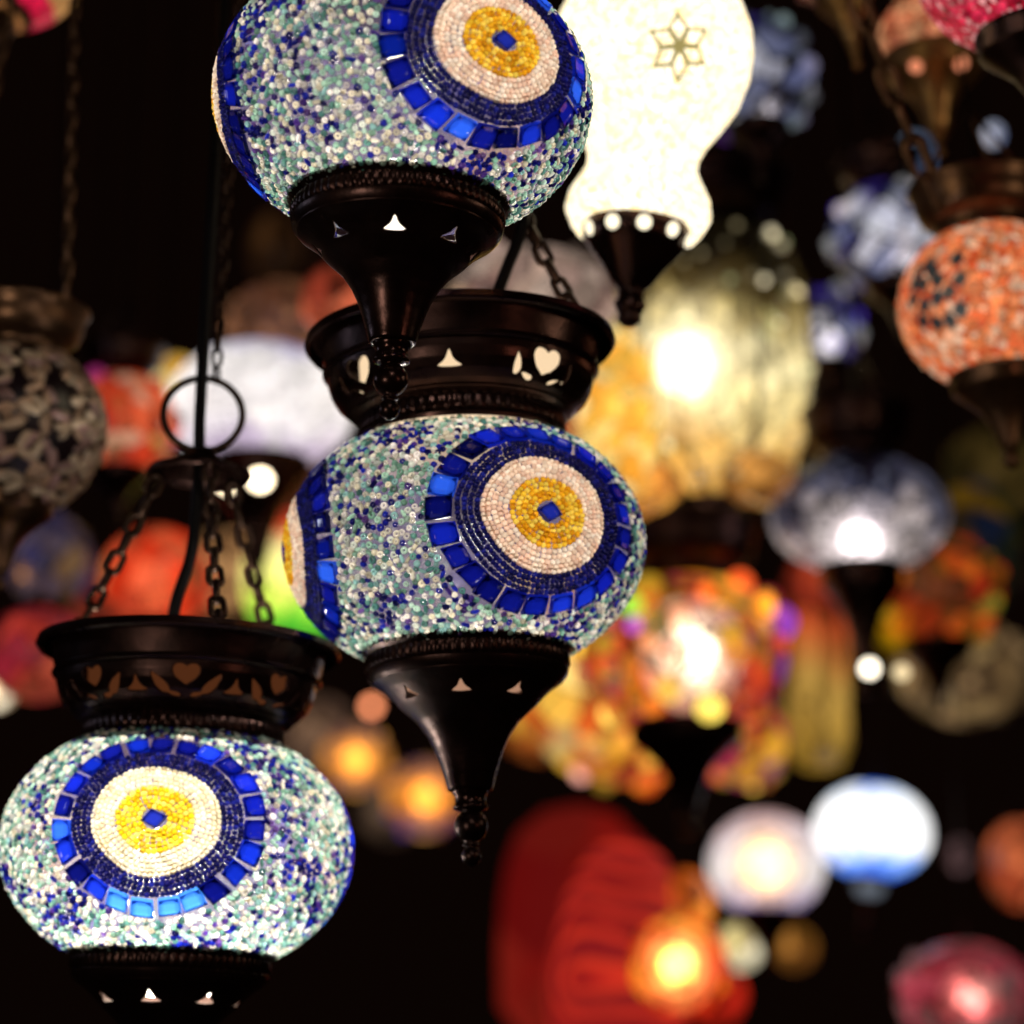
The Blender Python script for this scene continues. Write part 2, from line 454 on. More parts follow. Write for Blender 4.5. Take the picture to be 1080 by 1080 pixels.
        for k in range(NTILE):
            w = 2 * PI / NTILE; g0 = rd.uniform(0.01, 0.065) * w; g1 = rd.uniform(0.01, 0.065) * w
            b0, b1 = ph + k * w + g0, ph + (k + 1) * w - g1
            ro = RT + 0.006 + rd.uniform(-.018, .022) + float(wob(np.array([b0]))[0]); ri = 0.566 + rd.uniform(-.008, .01) + float(wob(np.array([b0]))[0])
            sk = rd.uniform(-.035, .035)
            cor = [(ri * math.cos(b0 + sk), ri * math.sin(b0 + sk)), (ro * math.cos(b0 + .008), ro * math.sin(b0 + .008)), (ro * math.cos(b1 - .008), ro * math.sin(b1 - .008)), (ri * math.cos(b1 + sk), ri * math.sin(b1 + sk))]
            v, f = slab(cor, 0.022 + rd.uniform(-.004, .006), 0.10)
            if v[:, 2].max() > a * BR * (ztop + .01) or v[:, 2].min() < -a * BR * (zc - .005): continue
            base = np.array(H(rd.choice(['#0f1eb4', '#1428cc', '#0c1488', '#0a106c', '#1c3cf0', '#1434e0', '#101a98']))) * rd.uniform(.32, 1.0)
            if lemon and math.sin((b0 + b1) / 2) < -.80: base = np.array(H('#3f88f0'))  # lower tiles coloured paler, as if the bulb shone through them
            elif rd.random() < .07: base = np.array(H('#2a60f0'))
            VV.append(v); FF.append(f + off); off += len(v); CC.append(np.tile(base, (len(v), 1)))
        np_mesh('tile_border', np.concatenate(VV), np.concatenate(FF), np.concatenate(CC), M_TILE, med)
    # -- random field of seed beads
    md = 0.0284; cand = norm(rg.normal(0, 1, (95000, 3)))
    cand = cand[(cand[:, 2] < ztop - .015) & (cand[:, 2] > -zc + .015)]
    for c in cents:
        e = norm(np.array([-c[1], c[0], 0.0])); upv = np.cross(c, e)
        th = np.arccos(np.clip(cand @ c, -1, 1)); s = np.maximum(np.sin(th), 1e-6)
        u = th * (cand @ e) / s; v = th * (cand @ upv) / s / VS
        cand = cand[np.hypot(u, v) / MS > RT + 0.026]
    P, N = globe_surface(cand, 1.0)
    cell = {}; acc = []
    for i, p in enumerate(P):
        key = (int(p[0] // md), int(p[1] // md), int(p[2] // md)); ok = True
        for dx in (-1, 0, 1):
            for dy in (-1, 0, 1):
                for kz in (-1, 0, 1):
                    for j in cell.get((key[0] + dx, key[1] + dy, key[2] + kz), ()):
                        q = P[j]
                        if (q[0] - p[0]) ** 2 + (q[1] - p[1]) ** 2 + (q[2] - p[2]) ** 2 < md * md: ok = False; break
                    if not ok: break
                if not ok: break
            if not ok: break
        if ok: cell.setdefault(key, []).append(i); acc.append(i)
    d = cand[acc]; P, N = globe_surface(d, a); n = len(P)
    # clustered navy
    cl = np.zeros(n)
    for k in range(60):
        w = norm(rg.normal(0, 1, 3)); cl += np.exp(-((np.linalg.norm(d - w, axis=1)) / 0.13) ** 2)
    u = rg.uniform(0, 1, n); pn = np.clip(0.07 + 0.42 * cl, 0, .68)
    C = AQUA[rg.integers(0, len(AQUA), n)].copy()
    isw = u > 0.55; C[isw] = WHITE[rg.integers(0, len(WHITE), n)][isw]
    u2 = rg.uniform(0, 1, n); isn = u2 < pn; C[isn] = NAVY[rg.integers(0, len(NAVY), n)][isn]
    isv = (u2 > .5) & (u2 < .5 + pn * .35); C[isv] = VIOLET[rg.integers(0, len(VIOLET), n)][isv]
    C *= rg.uniform(0.5, 1.22, (n, 1))
    Rn = norm(rg.normal(0, 1, (n, 3))); T = norm(Rn - N * np.sum(Rn * N, 1, keepdims=True))
    tilt = np.abs(rg.normal(0, 0.35, n)); B = np.cross(N, T)
    N2 = norm(N * np.cos(tilt)[:, None] + B * np.sin(tilt)[:, None])
    kind = rg.uniform(0, 1, n); kd = kind < 0.52; kb = (kind >= .52) & (kind < .85); kg = kind >= .85
    kd |= isw & (kind < .75); kb &= ~kd
    sz = 0.0181 * a * rg.uniform(0.85, 1.15, n)
    items = [(T_DONUT, P[kd], T[kd], N2[kd], sz[kd], C[kd]), (T_BARREL, P[kb], T[kb], N[kb], sz[kb] * .92, C[kb]),
             (T_BUGLE, P[kg], T[kg], N[kg], np.c_[sz[kg] * .85, sz[kg] * .62, sz[kg] * .8], C[kg])]
    np_mesh('bead_mosaic', *scatter(items), M_BEAD, root)
    # -- top collar
    Z = lambda pr: [(r * a, ((z - .60) * .88 + .57 + dz) * a) for r, z in pr]
    K = lambda pr: [(r * a, (z + .03) * a) for r, z in pr]
    pr = [(.835, 1.235), (.862, 1.245), (.880, 1.27), (.872, 1.30), (.845, 1.305), (.822, 1.292), (.806, 1.262), (.797, 1.23), (.785, 1.16), (.772, 1.10), (.785, 1.09), (.790, 1.075), (.780, 1.06), (.762, 1.053)]
    collar = sharp(MB().lathe(Z(pr[1:]), 128).build('top_collar', M_BRONZE, root), 50)
    md_ = collar.modifiers.new('thickness', 'SOLIDIFY'); md_.thickness = 0.012 * a; md_.offset = -1
    gal = [(.762, 1.055), (.757, 1.0), (.742, .94), (.712, .88), (.665, .83), (.625, .80)]
    NP = 4
    def holes(phi, t):
        per = 2 * PI / NP; ph_ = phi + PI / 2 - math.radians(turn)
        x = ((ph_ + per / 2) % per - per / 2) * 0.73; y = (0.5 - t) * 0.30
        x2 = (ph_ % per - per / 2) * .73
        if dense:
            q = (ph_ % (PI / 4) - PI / 8) * .73; q2 = ((ph_ + PI / 8) % (PI / 4) - PI / 8) * .73
            f = f_heart(q, y - 0.055, 0.066)
            f = min(f, f_kiss(q2, y + 0.0, 0.10, 0.12))
            f = min(f, f_drop(abs(q) - 0.150, y - 0.0, 1.0, 0.085, 0.045))
            return min(f, f_drop(abs(q) - 0.075, y + 0.075, 0.4, 0.05, 0.03))
        f = f_heart(x, y - 0.03, 0.085)
        f = min(f, f_kiss(x2, y - 0.015, 0.105, 0.115))
        f = min(f, f_drop(abs(x) - 0.185, y - 0.0, 1.5, 0.075, 0.035))
        f = min(f, f_drop(abs(x) - 0.105, y + 0.075, 0.5, 0.05, 0.028))
        return f
    g = pierced(Z(gal), 560, 34, holes).build('pierced_gallery', M_BRONZE, collar)
    m_ = g.modifiers.new('thickness', 'SOLIDIFY'); m_.thickness = 0.014 * a; m_.offset = -1
    nk = [(.622, .803), (.628, .79), (.610, .775), (.582, .768), (.574, .755), (.580, .742), (.578, .70), (.582, .668), (.574, .655), (.590, .645), (.603, .628), (.598, .606), (.575, .600)]
    ridge = lambda i, an: (0.010 * a * (0.5 + 0.5 * math.cos(an * 64)) if 5 <= i <= 7 else 0)
    sharp(MB().lathe(Z(nk), 320, ridge).build('neck_band', M_BRONZE, collar), 55)
    if neck:
        MB().lathe(A([(math.cos(math.asin(q)) * (1.004 if dz else .99), q * BR * (1.004 if dz else .99)) for q in (.73, .76, .78, .80, .83, .86)] + [(.50, .68), (.53, .80), (.57, .88), (.58, 1.08)]), 64).build('glow_neck', mat_opal('opal_glow_neck', *neck), root)  # neck with its own added glow, so the collar holes look lit
    # -- bottom cup with finial
    ck = [(.555, -.60), (.585, -.615), (.590, -.635), (.575, -.652), (.560, -.660), (.556, -.675), (.560, -.72), (.552, -.735), (.562, -.745), (.556, -.775), (.535, -.80)]
    ridge2 = lambda i, an: (0.012 * a * (0.5 + 0.5 * math.cos(an * 72)) if i in (6,) or i == 5 else 0)
    cup = sharp(MB().lathe(K(ck), 360, ridge2).build('bottom_cup', M_BRONZE, root), 55)
    cone = [(.535, -.80), (.465, -.848), (.425, -.885), (.377, -.937), (.33, -.978), (.285, -1.02), (.229, -1.10), (.195, -1.17), (.170, -1.235), (.14, -1.33), (.122, -1.40), (.10, -1.405)]
    def choles(phi, t):
        per = 2 * PI / 8; k = (phi + PI / 2 - math.radians(hole_az) + per / 2) % per - per / 2
        return f_kiss(k * 0.42, (0.19 - t) * 0.80, 0.092, 0.092)
    cn = pierced(K(cone), 480, 60, choles).build('pierced_cone', M_BRONZE, cup)
    m_ = cn.modifiers.new('thickness', 'SOLIDIFY'); m_.thickness = 0.012 * a; m_.offset = -1
    fin = [(.10, -1.40), (.098, -1.42), (.086, -1.43), (.084, -1.475), (.096, -1.485), (.096, -1.50), (.075, -1.507), (.06, -1.515)]
    for i in range(9):
        t = PI * (0.12 + 0.76 * i / 8); fin.append((.092 * math.sin(t), -1.595 + .092 * math.cos(t)))
    fin += [(.04, -1.69), (.048, -1.697), (.04, -1.705)]
    for i in range(8):
        t = PI * (0.15 + 0.85 * i / 7); fin.append((max(.001, .054 * math.sin(t)), -1.757 + .058 * math.cos(t)))
    MB().lathe(K(fin), 40).build('finial', M_BRONZE, cup)
    MB().lathe(K([(r * fr, z) for r, z in [(.50, -.655), (.46, -.70), (.40, -.80), (.28, -.85), (.12, -.87), (.001, -.872)]]), 48).build('hole_glow_dish', mat_opal('opal_glow_dish', *foot), root)  # added glowing dish that makes the cone holes look lit
    # -- bulb
    MB().lathe(A([(.05, .42), (.10, .40), (.10, .18), (.07, .15)]), 24).build('bulb_holder', M_CORD, root)
    # -- hanger
    cap = [(.29, 2.235), (.30, 2.245), (.292, 2.258), (.24, 2.275), (.17, 2.30), (.11, 2.34), (.06, 2.385), (.045, 2.40), (.001, 2.405)]
    hc = MB().lathe(A(cap), 64).build('hanger_cap', M_BRONZE, root)
    m_ = hc.modifiers.new('thickness', 'SOLIDIFY'); m_.thickness = 0.015 * a; m_.offset = -1
    rc = Vector((0, 0, 2.62 * a)); rr = .235 * a
    MB().tube([rc + Vector((rr * math.cos(2 * PI * i / 48), 0.04 * a * math.sin(2 * PI * i / 48 + 1), rr * math.sin(2 * PI * i / 48))) for i in range(48)], .022 * a, 8, closed=True).build('hanging_ring', M_CHAIN, root)
    for az in chain_az:
        z = math.radians(az); s_, c_ = math.sin(z), -math.cos(z)
        MB().chain((.26 * a * s_, .26 * a * c_, 2.25 * a), (.775 * a * s_, .775 * a * c_, 1.155 * a), .172 * a, .118 * a, .0205 * a, sag=0.05 * a).build('hanger_chain', M_CHAIN, root)
    top = 1.3
    MB().chain((.06 * a, .05 * a, 2.84 * a), (.06 * a, .06 * a, 2.84 * a + top), .13 * a, .085 * a, .013 * a, pts=10, seg=5).build('suspension_chain', M_CHAIN, root)
    cp = cord_pts or [(-.10, -.05, .9), (-.10, -.06, 1.25), (-.08, -.08, 1.45), (-.015, -.08, 1.70), (.0, -.06, 1.95), (0, -.055, 2.3), (-.01, -.06, 2.6), (-.01, -.065, 3.0)]
    pts = [Vector(p) * a for p in cp]; last = pts[-1]
    dense_pts = []
    for i in range(len(pts) - 1):                # Catmull-Rom through the listed points
        p0 = pts[max(0, i - 1)]; p1 = pts[i]; p2 = pts[i + 1]; p3 = pts[min(len(pts) - 1, i + 2)]
        for q in range(6):
            t = q / 6
            dense_pts.append(0.5 * ((2 * p1) + (p2 - p0) * t + (2 * p0 - 5 * p1 + 4 * p2 - p3) * t * t + (3 * p1 - p0 - 3 * p2 + p3) * t ** 3))
    dense_pts += [last, last + Vector((0, 0, 1.3))]
    MB().tube(dense_pts, .036 * a, 12).build('power_cord', M_CORD, root)
    # -- the lit bulb itself
    ld = bpy.data.lights.new('bulb_light', 'POINT'); ld.energy = power; ld.shadow_soft_size = 0.13 * a; ld.color = warm
    lo = bpy.data.objects.new('bulb_light', ld); COL.objects.link(lo); lo.location = (0, 0, bulb_z * a); lo.parent = root
    return root

mosaic_lamp('blue and white beaded lamp cut by the top edge, its cone overhanging another lamp', 425, 106, 0.985, 394, math.radians(1.7), (33, 33 - 126, 33 + 117), 0.98, 0.0, 3, chain_az=(-60, 60, 180), turn=4, hole_az=1.6, foot=('#ffe4c4', .9, .3), fr=.55, MS=.90)
mosaic_lamp('blue and white beaded eye lamp in the middle, whole from collar to finial', 490, 577, 1.10, 376, math.radians(-1.5), (27.5, 27.5 - 109, 27.5 + 122), 1.0, -.06, 5, neck=('#ffdcae', .85, .12), dz=.024, chain_az=(82, 202, -40), turn=-49, hole_az=-4, foot=('#e09468', .42, .02), MS=.92,
            cord_pts=[(.15, -.05, .9), (.18, -.08, 1.25), (.22, -.10, 1.45), (.28, -.10, 1.62), (.37, -.10, 1.85), (.36, -.09, 2.0), (.20, -.06, 2.3), (.02, -.06, 2.6), (-.01, -.065, 3.0)])
mosaic_lamp('brightly lit blue and white eye lamp at lower left, hung from a ringed cap', 187, 895, 1.12, 365, math.radians(1.4), (0.5, 120, -120), 2.5, -0.27, 7, lat=3.5, neck=('#b8683c', .16, .0), turn=30, hole_az=-6, foot=('#fff0d0', 2.4), MS=.855, VS=1.22, dense=True, lemon=True)

# ------------------------------------------------------------------ lamps further back
def mat_speck():
    t = NT('glow_speck_glass'); a = t.n('ShaderNodeVertexColor', layer_name='Col'); e = t.n('ShaderNodeEmission'); t.l(a.outputs[0], e.inputs[0])
    p = t.principled((.05, .05, .05), Roughness=.1); ad = t.n('ShaderNodeAddShader'); t.l(e.outputs[0], ad.inputs[0]); t.l(p.outputs[0], ad.inputs[1])
    m = t.done(t.mix(.5, ad.outputs[0], t.n('ShaderNodeBsdfTransparent').outputs[0])); m.cycles.emission_sampling = 'NONE'; return m
M_SPECK = mat_speck()
def pendant(name, label, px, py, D, wpx, br=0.78, mat=None, roll=0, bulb=None, bulb_r=0.16, bulb_z=0.0, collar=True, cup=True, holes=None,
            metal=None, prof=None, cut=(0.85, 0.85), cord='cord', cupscale=1.0, group=None, seg=48, dx=0, dy=0, holecol='#ffe8c0', hole_s=3.0, cupr=.57, chains=0, specks=None):
    a = wpx / 2 / FPX * D; metal = metal or M_BRONZE
    group = group or {'mosaic_pendant': 'coloured glass globe lamps hanging further back', 'bulb_pendant': 'small bare bulbs further back', 'tall_lantern': 'red lanterns at the bottom'}.get(name)
    root = thing(name, label, 'lamp', at(px, py, D), (0, math.radians(roll), 0), group)
    A = lambda pr: [(r * a, z * a) for r, z in pr]
    if prof is None:
        cut = (cut[0] if cup else max(cut[0], .985), cut[1] if collar else max(cut[1], .985))
        t0, t1 = -math.asin(cut[0]), math.asin(cut[1])
        prof = [(math.cos(t0 + (t1 - t0) * i / 28), math.sin(t0 + (t1 - t0) * i / 28) * br) for i in range(29)]
    MB().lathe(A(prof), seg).build('glass_shade', mat, root)
    zb, zt = prof[0][1], prof[-1][1]; rb, rt = prof[0][0], prof[-1][0]
    if cup:
        k = cupscale
        pc = [(rb * 1.04, zb + .02), (rb * 1.06, zb - .03 * k), (rb * 1.0, zb - .06 * k), (rb * 1.02, zb - .15 * k), (rb * .95, zb - .19 * k), (rb * .74, zb - .28 * k), (rb * .5, zb - .40 * k), (rb * .34, zb - .55 * k), (rb * .24, zb - .72 * k), (.12, zb - .78 * k)]
        cp = MB().lathe(A(pc), 40).build('bottom_cup', metal, root)
        pf = [(.10, zb - .78 * k), (.085, zb - .86 * k)] + [(max(.002, .095 * math.sin(PI * (.1 + .9 * i / 8))), zb - .96 * k + .095 * math.cos(PI * (.1 + .9 * i / 8))) for i in range(9)]
        MB().lathe(A(pf), 20).build('finial', metal, cp)
        if holes:
            mh = mat_bulb('cup_glow_disc', H(holecol), hole_s)
            for az, rad in holes:
                z = math.radians(az); rr = rb * .87 * a; zz = (zb - .235 * k) * a
                c = Vector((rr * math.sin(z), -rr * math.cos(z), zz)); nrm = Vector((math.sin(z), -math.cos(z), -.9)).normalized()
                u = nrm.orthogonal().normalized(); v = nrm.cross(u); c = c + nrm * .012 * a
                vs = [c + nrm * 0.004] + [c + (u * math.cos(q * PI / 8) + v * math.sin(q * PI / 8)) * rad for q in range(16)]
                m = MB(); m.add(vs, [(0, 1 + q, 1 + (q + 1) % 16) for q in range(16)]); m.build('glow_disc', mh, cp)  # emissive disc laid on the cup, standing for a lit hole
    if collar:
        pk = [(rt * 1.02, zt - .02), (rt * 1.03, zt + .02), (rt * .98, zt + .05), (rt * .98, zt + .14), (rt * 1.08, zt + .17), (rt * 1.25, zt + .25), (rt * 1.33, zt + .36), (rt * 1.34, zt + .44), (rt * 1.40, zt + .53), (rt * 1.46, zt + .57), (rt * 1.44, zt + .61), (rt * 1.36, zt + .60)]
        MB().lathe(A(pk), 48).build('top_collar', metal, root)
    if bulb:
        env, mid, core = bulb; bp = (dx * a, dy * a, bulb_z * a)
        bo = MB().sphere(bp, bulb_r * a, 20, 12, 1.15).build('bulb', env, root)  # outer shell of the painted halo, larger than the bulb core
        MB().sphere(bp, bulb_r * .68 * a, 16, 10, 1.15).build('inner_halo', mid, bo)
        MB().sphere(bp, bulb_r * .42 * a, 12, 8, 1.15).build('bulb_core', core, bo)
    if specks is None and wpx > 40 and mat.name in PALS and PALS[mat.name][1] < .8:
        specks = (34, PALS[mat.name][0], .10, .05, 2.4 * PALS[mat.name][1])
    if specks:  # small glowing spheres added for sparkle and blurred light balls
        n, pal, sz, lo, hi = specks[:5]; rg = np.random.default_rng(abs(int(px * 7 + py * 3)) + 5); VV = []; FF = []; CC = []; off = 0
        zs_ = [z for r, z in prof]; rs_ = [r for r, z in prof]
        for q in range(n):
            z = rg.uniform(zs_[0], zs_[-1]) * .96; r = np.interp(z, zs_, rs_); an = rg.uniform(0, 2 * PI)
            m = MB().sphere((r * a * math.sin(an), -r * a * math.cos(an), z * a), sz * a * rg.uniform(.6, 1.4), 8, 6)
            VV.append(np.array(m.v)); FF.append(np.array(m.f) + off); off += len(m.v)
            CC.append(np.tile(np.array((lambda c: H(c) if isinstance(c, str) else c)(pal[rg.integers(0, len(pal))])) * (lo + (hi - lo) * rg.uniform(0, 1) ** 2.5), (len(m.v), 1)))
        np_mesh('glow_specks', np.concatenate(VV), np.concatenate(FF), np.concatenate(CC), M_SPECK, root)
    zc = zt + (.6 if collar else 0)
    if chains:
        for q in range(3):
            z = 2 * PI * q / 3 + .5
            MB().chain((.05 * a * math.sin(z), -.05 * a * math.cos(z), (zc + .9) * a), (rt * 1.36 * a * math.sin(z), -rt * 1.36 * a * math.cos(z), zc * a), .16 * a, .1 * a, .015 * a, pts=8, seg=5).build('hanger_chain', metal, root)
        MB().tube([(0, 0, (zc + .85) * a), (0, 0, (zc + .9) * a + 1.2)], .02 * a, 6).build('power_cord', M_CORD, root)
    elif cord:
        if collar:
            m = MB()
            for q in range(3):
                z = 2 * PI * q / 3 + .4
                m.tube([(.03 * a * math.sin(z), -.03 * a * math.cos(z), (zc + .9) * a), (rt * 1.36 * a * math.sin(z), -rt * 1.36 * a * math.cos(z), zc * a)], .018 * a, 5)
            m.build('hanger_chains', metal, root)
        MB().tube([(0, 0, (zt + .1) * a), (0, 0, (zt + .9) * a), (0, 0, (zc + .9) * a + 1.2)], .02 * a, 6).build('power_cord', M_CORD, root)
    return root

B_WARM = bulb_pair('warm_bulb', H('#ffe2a8'), 9)
B_WHITE = bulb_pair('white_bulb', H('#fff4e6'), 10)
B_HOT = bulb_pair('hot_bulb', H('#fff2d6'), 22)
B_ORANGE = bulb_pair('orange_bulb', H('#ffae50'), 20)
B_ORANGE2 = bulb_pair('orange2_bulb', H('#ffb84e'), 24)
B_RED = bulb_pair('red_bulb', H('#ff7a5a'), 8)
B_DIM = bulb_pair('dim_bulb', H('#ffb070'), 9)

# white gourd lamp with the star window
gd = [(.60, -1.90), (.65, -1.84), (.715, -1.70), (.69, -1.55), (.60, -1.38), (.54, -1.25), (.545, -1.10), (.62, -.92), (.76, -.72), (.90, -.48), (.98, -.2), (1.0, 0.04), (.97, .28), (.87, .52), (.70, .72), (.52, .82)]
M_GOURD = mat_glow('white_lit_beads', [H('#ffeec4'), H('#fff4da'), H('#ffe4a8'), H('#fff0cc')], scale=420, strength=1.9, trans=0.06, grout=0.02, groutcol=H('#e8d8a0'), var=.3)
gourd = pendant('gourd_lamp', 'glaring white gourd shaped bead lamp with a six petal star window', 688, 57, 1.24, 212, mat=M_GOURD, prof=gd, roll=5.5, bulb=B_WARM, cup=False, collar=True)
ga = 106 / FPX * 1.24
def star_window():
    m = MB(); az0 = math.radians(14); ce = 0.10
    def sp(u, v, h):     # tangent coordinates on the upper lobe (a units)
        az = az0 + u; z = -.36 + v
        r = np.interp(z, [p[1] for p in gd], [p[0] for p in gd])
        return Vector((math.sin(az) * (r + h), -math.cos(az) * (r + h), z)) * ga
    for q in range(6):
        an = PI / 2 + q * PI / 3 + .2
        for w0, w1 in ((1.08, .82),):
            L = .33; pts = [(.02, 0), (.5, .30), (1, 0), (.5, -.30)]
            def P(k, s, h):
                x, y = pts[k]; x = (x - .5) * s + .5; y = y * s; x *= L; y *= L
                return sp(x * math.cos(an) - y * math.sin(an), x * math.sin(an) + y * math.cos(an) + .02, h)
            vs = [P(k, w0, .03) for k in range(4)] + [P(k, w1 * .82, .03) for k in range(4)]
            m.add(vs, [(k, (k + 1) % 4, 4 + (k + 1) % 4, 4 + k) for k in range(4)])
    o = m.build('star_window', M_STAR, gourd, smooth=False)
    return o
M_STAR = mat_opal('olive_star_glass', '#a8985c', .95, .01)
star_window()
gm = MB()
pcg = [(r, (z + 2.0) * .80 - 1.85) for r, z in [(.52, -2.0), (.54, -2.05), (.52, -2.1), (.53, -2.14), (.44, -2.30), (.30, -2.52), (.20, -2.72), (.13, -2.80), (.12, -2.9), (.16, -3.0), (.12, -3.1), (.10, -3.14), (.12, -3.2), (.06, -3.27), (.002, -3.28)]]
gcup = MB().lathe([(r * ga, z * ga) for r, z in pcg], 48).build('bottom_cup', M_BRONZE, gourd)
mh = mat_bulb('gourd_glow_disc', H('#fff2d0'), 1.6)
for az in (-62, -28, 6, 40, 74):
    z = math.radians(az); c = Vector((.515 * math.sin(z), -.515 * math.cos(z), -1.985)) * ga; nr = Vector((math.sin(z), -math.cos(z), -.4)).normalized()
    c = c + nr * .01 * ga
    u = nr.orthogonal().normalized(); v = nr.cross(u)
    MB().add([c + nr * .001] + [c + (u * math.cos(q * PI / 8) + v * math.sin(q * PI / 8)) * .075 * ga for q in range(16)], [(0, 1 + q, 1 + (q + 1) % 16) for q in range(16)]).build('glow_disc', mh, gcup)  # no real holes here, glowing discs imitate light coming out

# lattice lamp at the left edge, unlit: cream glass petals set in stars on a dark globe
lat = pendant('lattice_lamp', 'unlit cream lattice mosaic globe under a wide brass collar at the left edge', 12, 452, 1.28, 190, .95, mat_plain('dark_plum_glass', (.010, .004, .006), .3), roll=2, metal=M_BRONZE2, cord=None)
la = 95 / FPX * 1.28
def lattice():
    rg = np.random.default_rng(21); cs = []; VV = []
    for c in norm(rg.normal(0, 1, (4000, 3))):
        if abs(c[2]) < .86 and all(np.dot(c, q) < math.cos(.29) for q in cs): cs.append(c)
    P = []; T = []; N = []; Z = []; C = []
    pal = np.array([H('#c09c80'), H('#cbb094'), H('#a08068'), H('#b08a84'), H('#d6bea2')])
    for c in cs:
        e = norm(np.array([-c[1], c[0], 0.0])); u = np.cross(c, e); r0 = rg.uniform(0, 1)
        for k in range(6):
            an = r0 + k * PI / 3 + rg.normal(0, .5); t = e * math.cos(an) + u * math.sin(an)
            d = norm(c + t * rg.uniform(.10, .17)); p = d * np.array([la, la, la * .95]); n = norm(d / np.array([1, 1, .9]))
            P.append(p); N.append(n); T.append(norm(t - n * np.dot(t, n))); Z.append(np.array([.060, .044, .05]) * la * rg.uniform(.8, 1.3)); C.append(pal[rg.integers(0, len(pal))] * rg.uniform(.5, 1.1))
    np_mesh('lattice_petals', *scatter([(T_BUGLE, np.array(P), np.array(T), np.array(N), np.array(Z), np.array(C))]), mat_bead('cream_petals', .3, .1), lat)
lattice()
for q in range(2):
    z = math.radians(52 + q * 230); zt_ = (.85 * .95 + .60) * la; rt_ = .53 * 1.40 * la
    MB().chain((rt_ * math.sin(z), -rt_ * math.cos(z), zt_), (0, 0, zt_ + 9.0 * la), .30 * la, .15 * la, .032 * la, pts=10, seg=6).build('hanger_chain', M_BRONZE2, lat)

def C_(*h): return [H(x) for x in h]
G = mat_glow
# --- left side
pendant('mosaic_pendant', 'cream globe with a crimson stripe peeking into the top left corner', 4, -50, 1.45, 178, .9, G('cream_crimson', [(0, H('#8a5a30')), (.09, H('#a87040')), (.10, H('#080404')), (.135, H('#100606')), (.15, H('#d01040')), (.25, H('#c81440')), (.27, H('#c08a50')), (1, H('#c89858'))], 160, .55, .05, .02, mode='bands', amp=0, b=.045, var=.4, jit=.02), bulb=None, metal=M_BRONZE2, roll=24)
pendant('mosaic_pendant', 'white and lilac glowing globe behind the hanging ring, its cup set with bright dots', 275, 430, 2.1, 196, .70, G('white_lilac', [(0, H('#c8b4d0')), (.2, H('#fff8f8')), (.7, H('#fff8f0')), (.88, H('#d0c8e0')), (1, H('#8a84a8'))], 90, 1.05, .15, .02, mode='bands', amp=.15, b=.05, var=.25), bulb=B_WHITE, bulb_r=.2, bulb_z=-.1, holes=[(-45, .0075), (8, .0085)], hole_s=9, collar=False, cord=None, cupscale=1.4)
pendant('mosaic_pendant', 'small yellow lit globe behind the left rim of the white lilac globe', 185, 415, 2.5, 62, 1.3, G('yellow_cream', C_('#ffcf58', '#ffe9a0', '#f0a838'), 70, .9, .2, .02, var=.3), collar=False, cup=False)
pendant('mosaic_pendant', 'orange red globe with brighter spots between the lattice lamp and the hanging ring', 128, 448, 1.95, 116, 1.0, G('orange_red', C_('#c83c20', '#e06038', '#b02c1c', '#d8a080', '#ff7040'), 55, .50, .2, .02, var=.5), bulb=B_DIM, bulb_r=.2, bulb_z=.25, specks=(40, ['#ff5030', '#ff8040', '#f0d070', '#ff4028', '#e040a0'], .14, .1, .9))
pendant('mosaic_pendant', 'red orange globe behind the left chain of the lower left lamp', 165, 612, 2.3, 118, .95, G('red_orange', C_('#e03818', '#c84428', '#f06038', '#b06a40'), 45, .55, .2, .02), bulb=B_DIM, bulb_z=-.4, collar=False)
pendant('mosaic_pendant', 'tan cream globe between the chains of the lower left lamp', 232, 605, 2.55, 90, 1.0, G('tan_cream', C_('#9a7048', '#b88a58', '#7c5232'), 50, .42, .1, .02), collar=False, cup=False)
pendant('mosaic_pendant', 'bright yellow green globe with a red patch, tucked behind the middle lamp', 312, 610, 2.2, 116, 1.25, G('green_yellow', [(0, H('#48b830')), (.10, H('#98e840')), (.22, H('#f2ff68')), (.72, H('#fff0a0')), (.86, H('#ff6a30')), (1, H('#d03020'))], 40, 1.1, .2, .02, mode='bands', amp=.12, b=.052, var=.3), bulb=B_WARM, bulb_r=.5, collar=False, cup=False)
pendant('mosaic_pendant', 'dim lilac grey globe with a yellow lit patch, below the lattice lamp', 52, 592, 2.2, 92, 1.1, G('lilac_grey', C_('#5a4650', '#6a5a6c', '#403a60', '#7a5a3c'), 45, .30, .25, .03), bulb=B_ORANGE, bulb_r=.22, bulb_z=-.3, dx=-.55, collar=False)
pendant('mosaic_pendant', 'dusky pink red globe at the left edge beside the lower left collar', 40, 690, 2.1, 110, .9, G('pink_red', C_('#a82838', '#c03c30', '#902430', '#b85038'), 40, .36, .15, .02), collar=False, cup=False)
pendant('mosaic_pendant', 'small bright cream globe cut by the left edge at collar height', -2, 730, 3.4, 30, 1.0, G('cream_spot', C_('#ffd9a8', '#fff0d0'), 40, 2.2, .1, .01), collar=False, cup=False)
pendant('mosaic_pendant', 'dim peach globe with two lit spots, behind the top lamp cone', 305, 338, 2.2, 130, .62, G('peach_dim', C_('#6a4430', '#8a5a3c', '#553222', '#a06a48'), 40, .36, .2, .02), bulb=B_DIM, bulb_r=.16, bulb_z=.1, collar=False, cup=False)
pendant('mosaic_pendant', 'rust red globe glimpsed just right of the top lamp cone foot', 352, 318, 1.9, 70, 1.1, G('rust_red', C_('#b04a30', '#8a3422', '#c86040'), 50, .42, .15, .02), bulb=B_DIM, collar=False, cup=False)
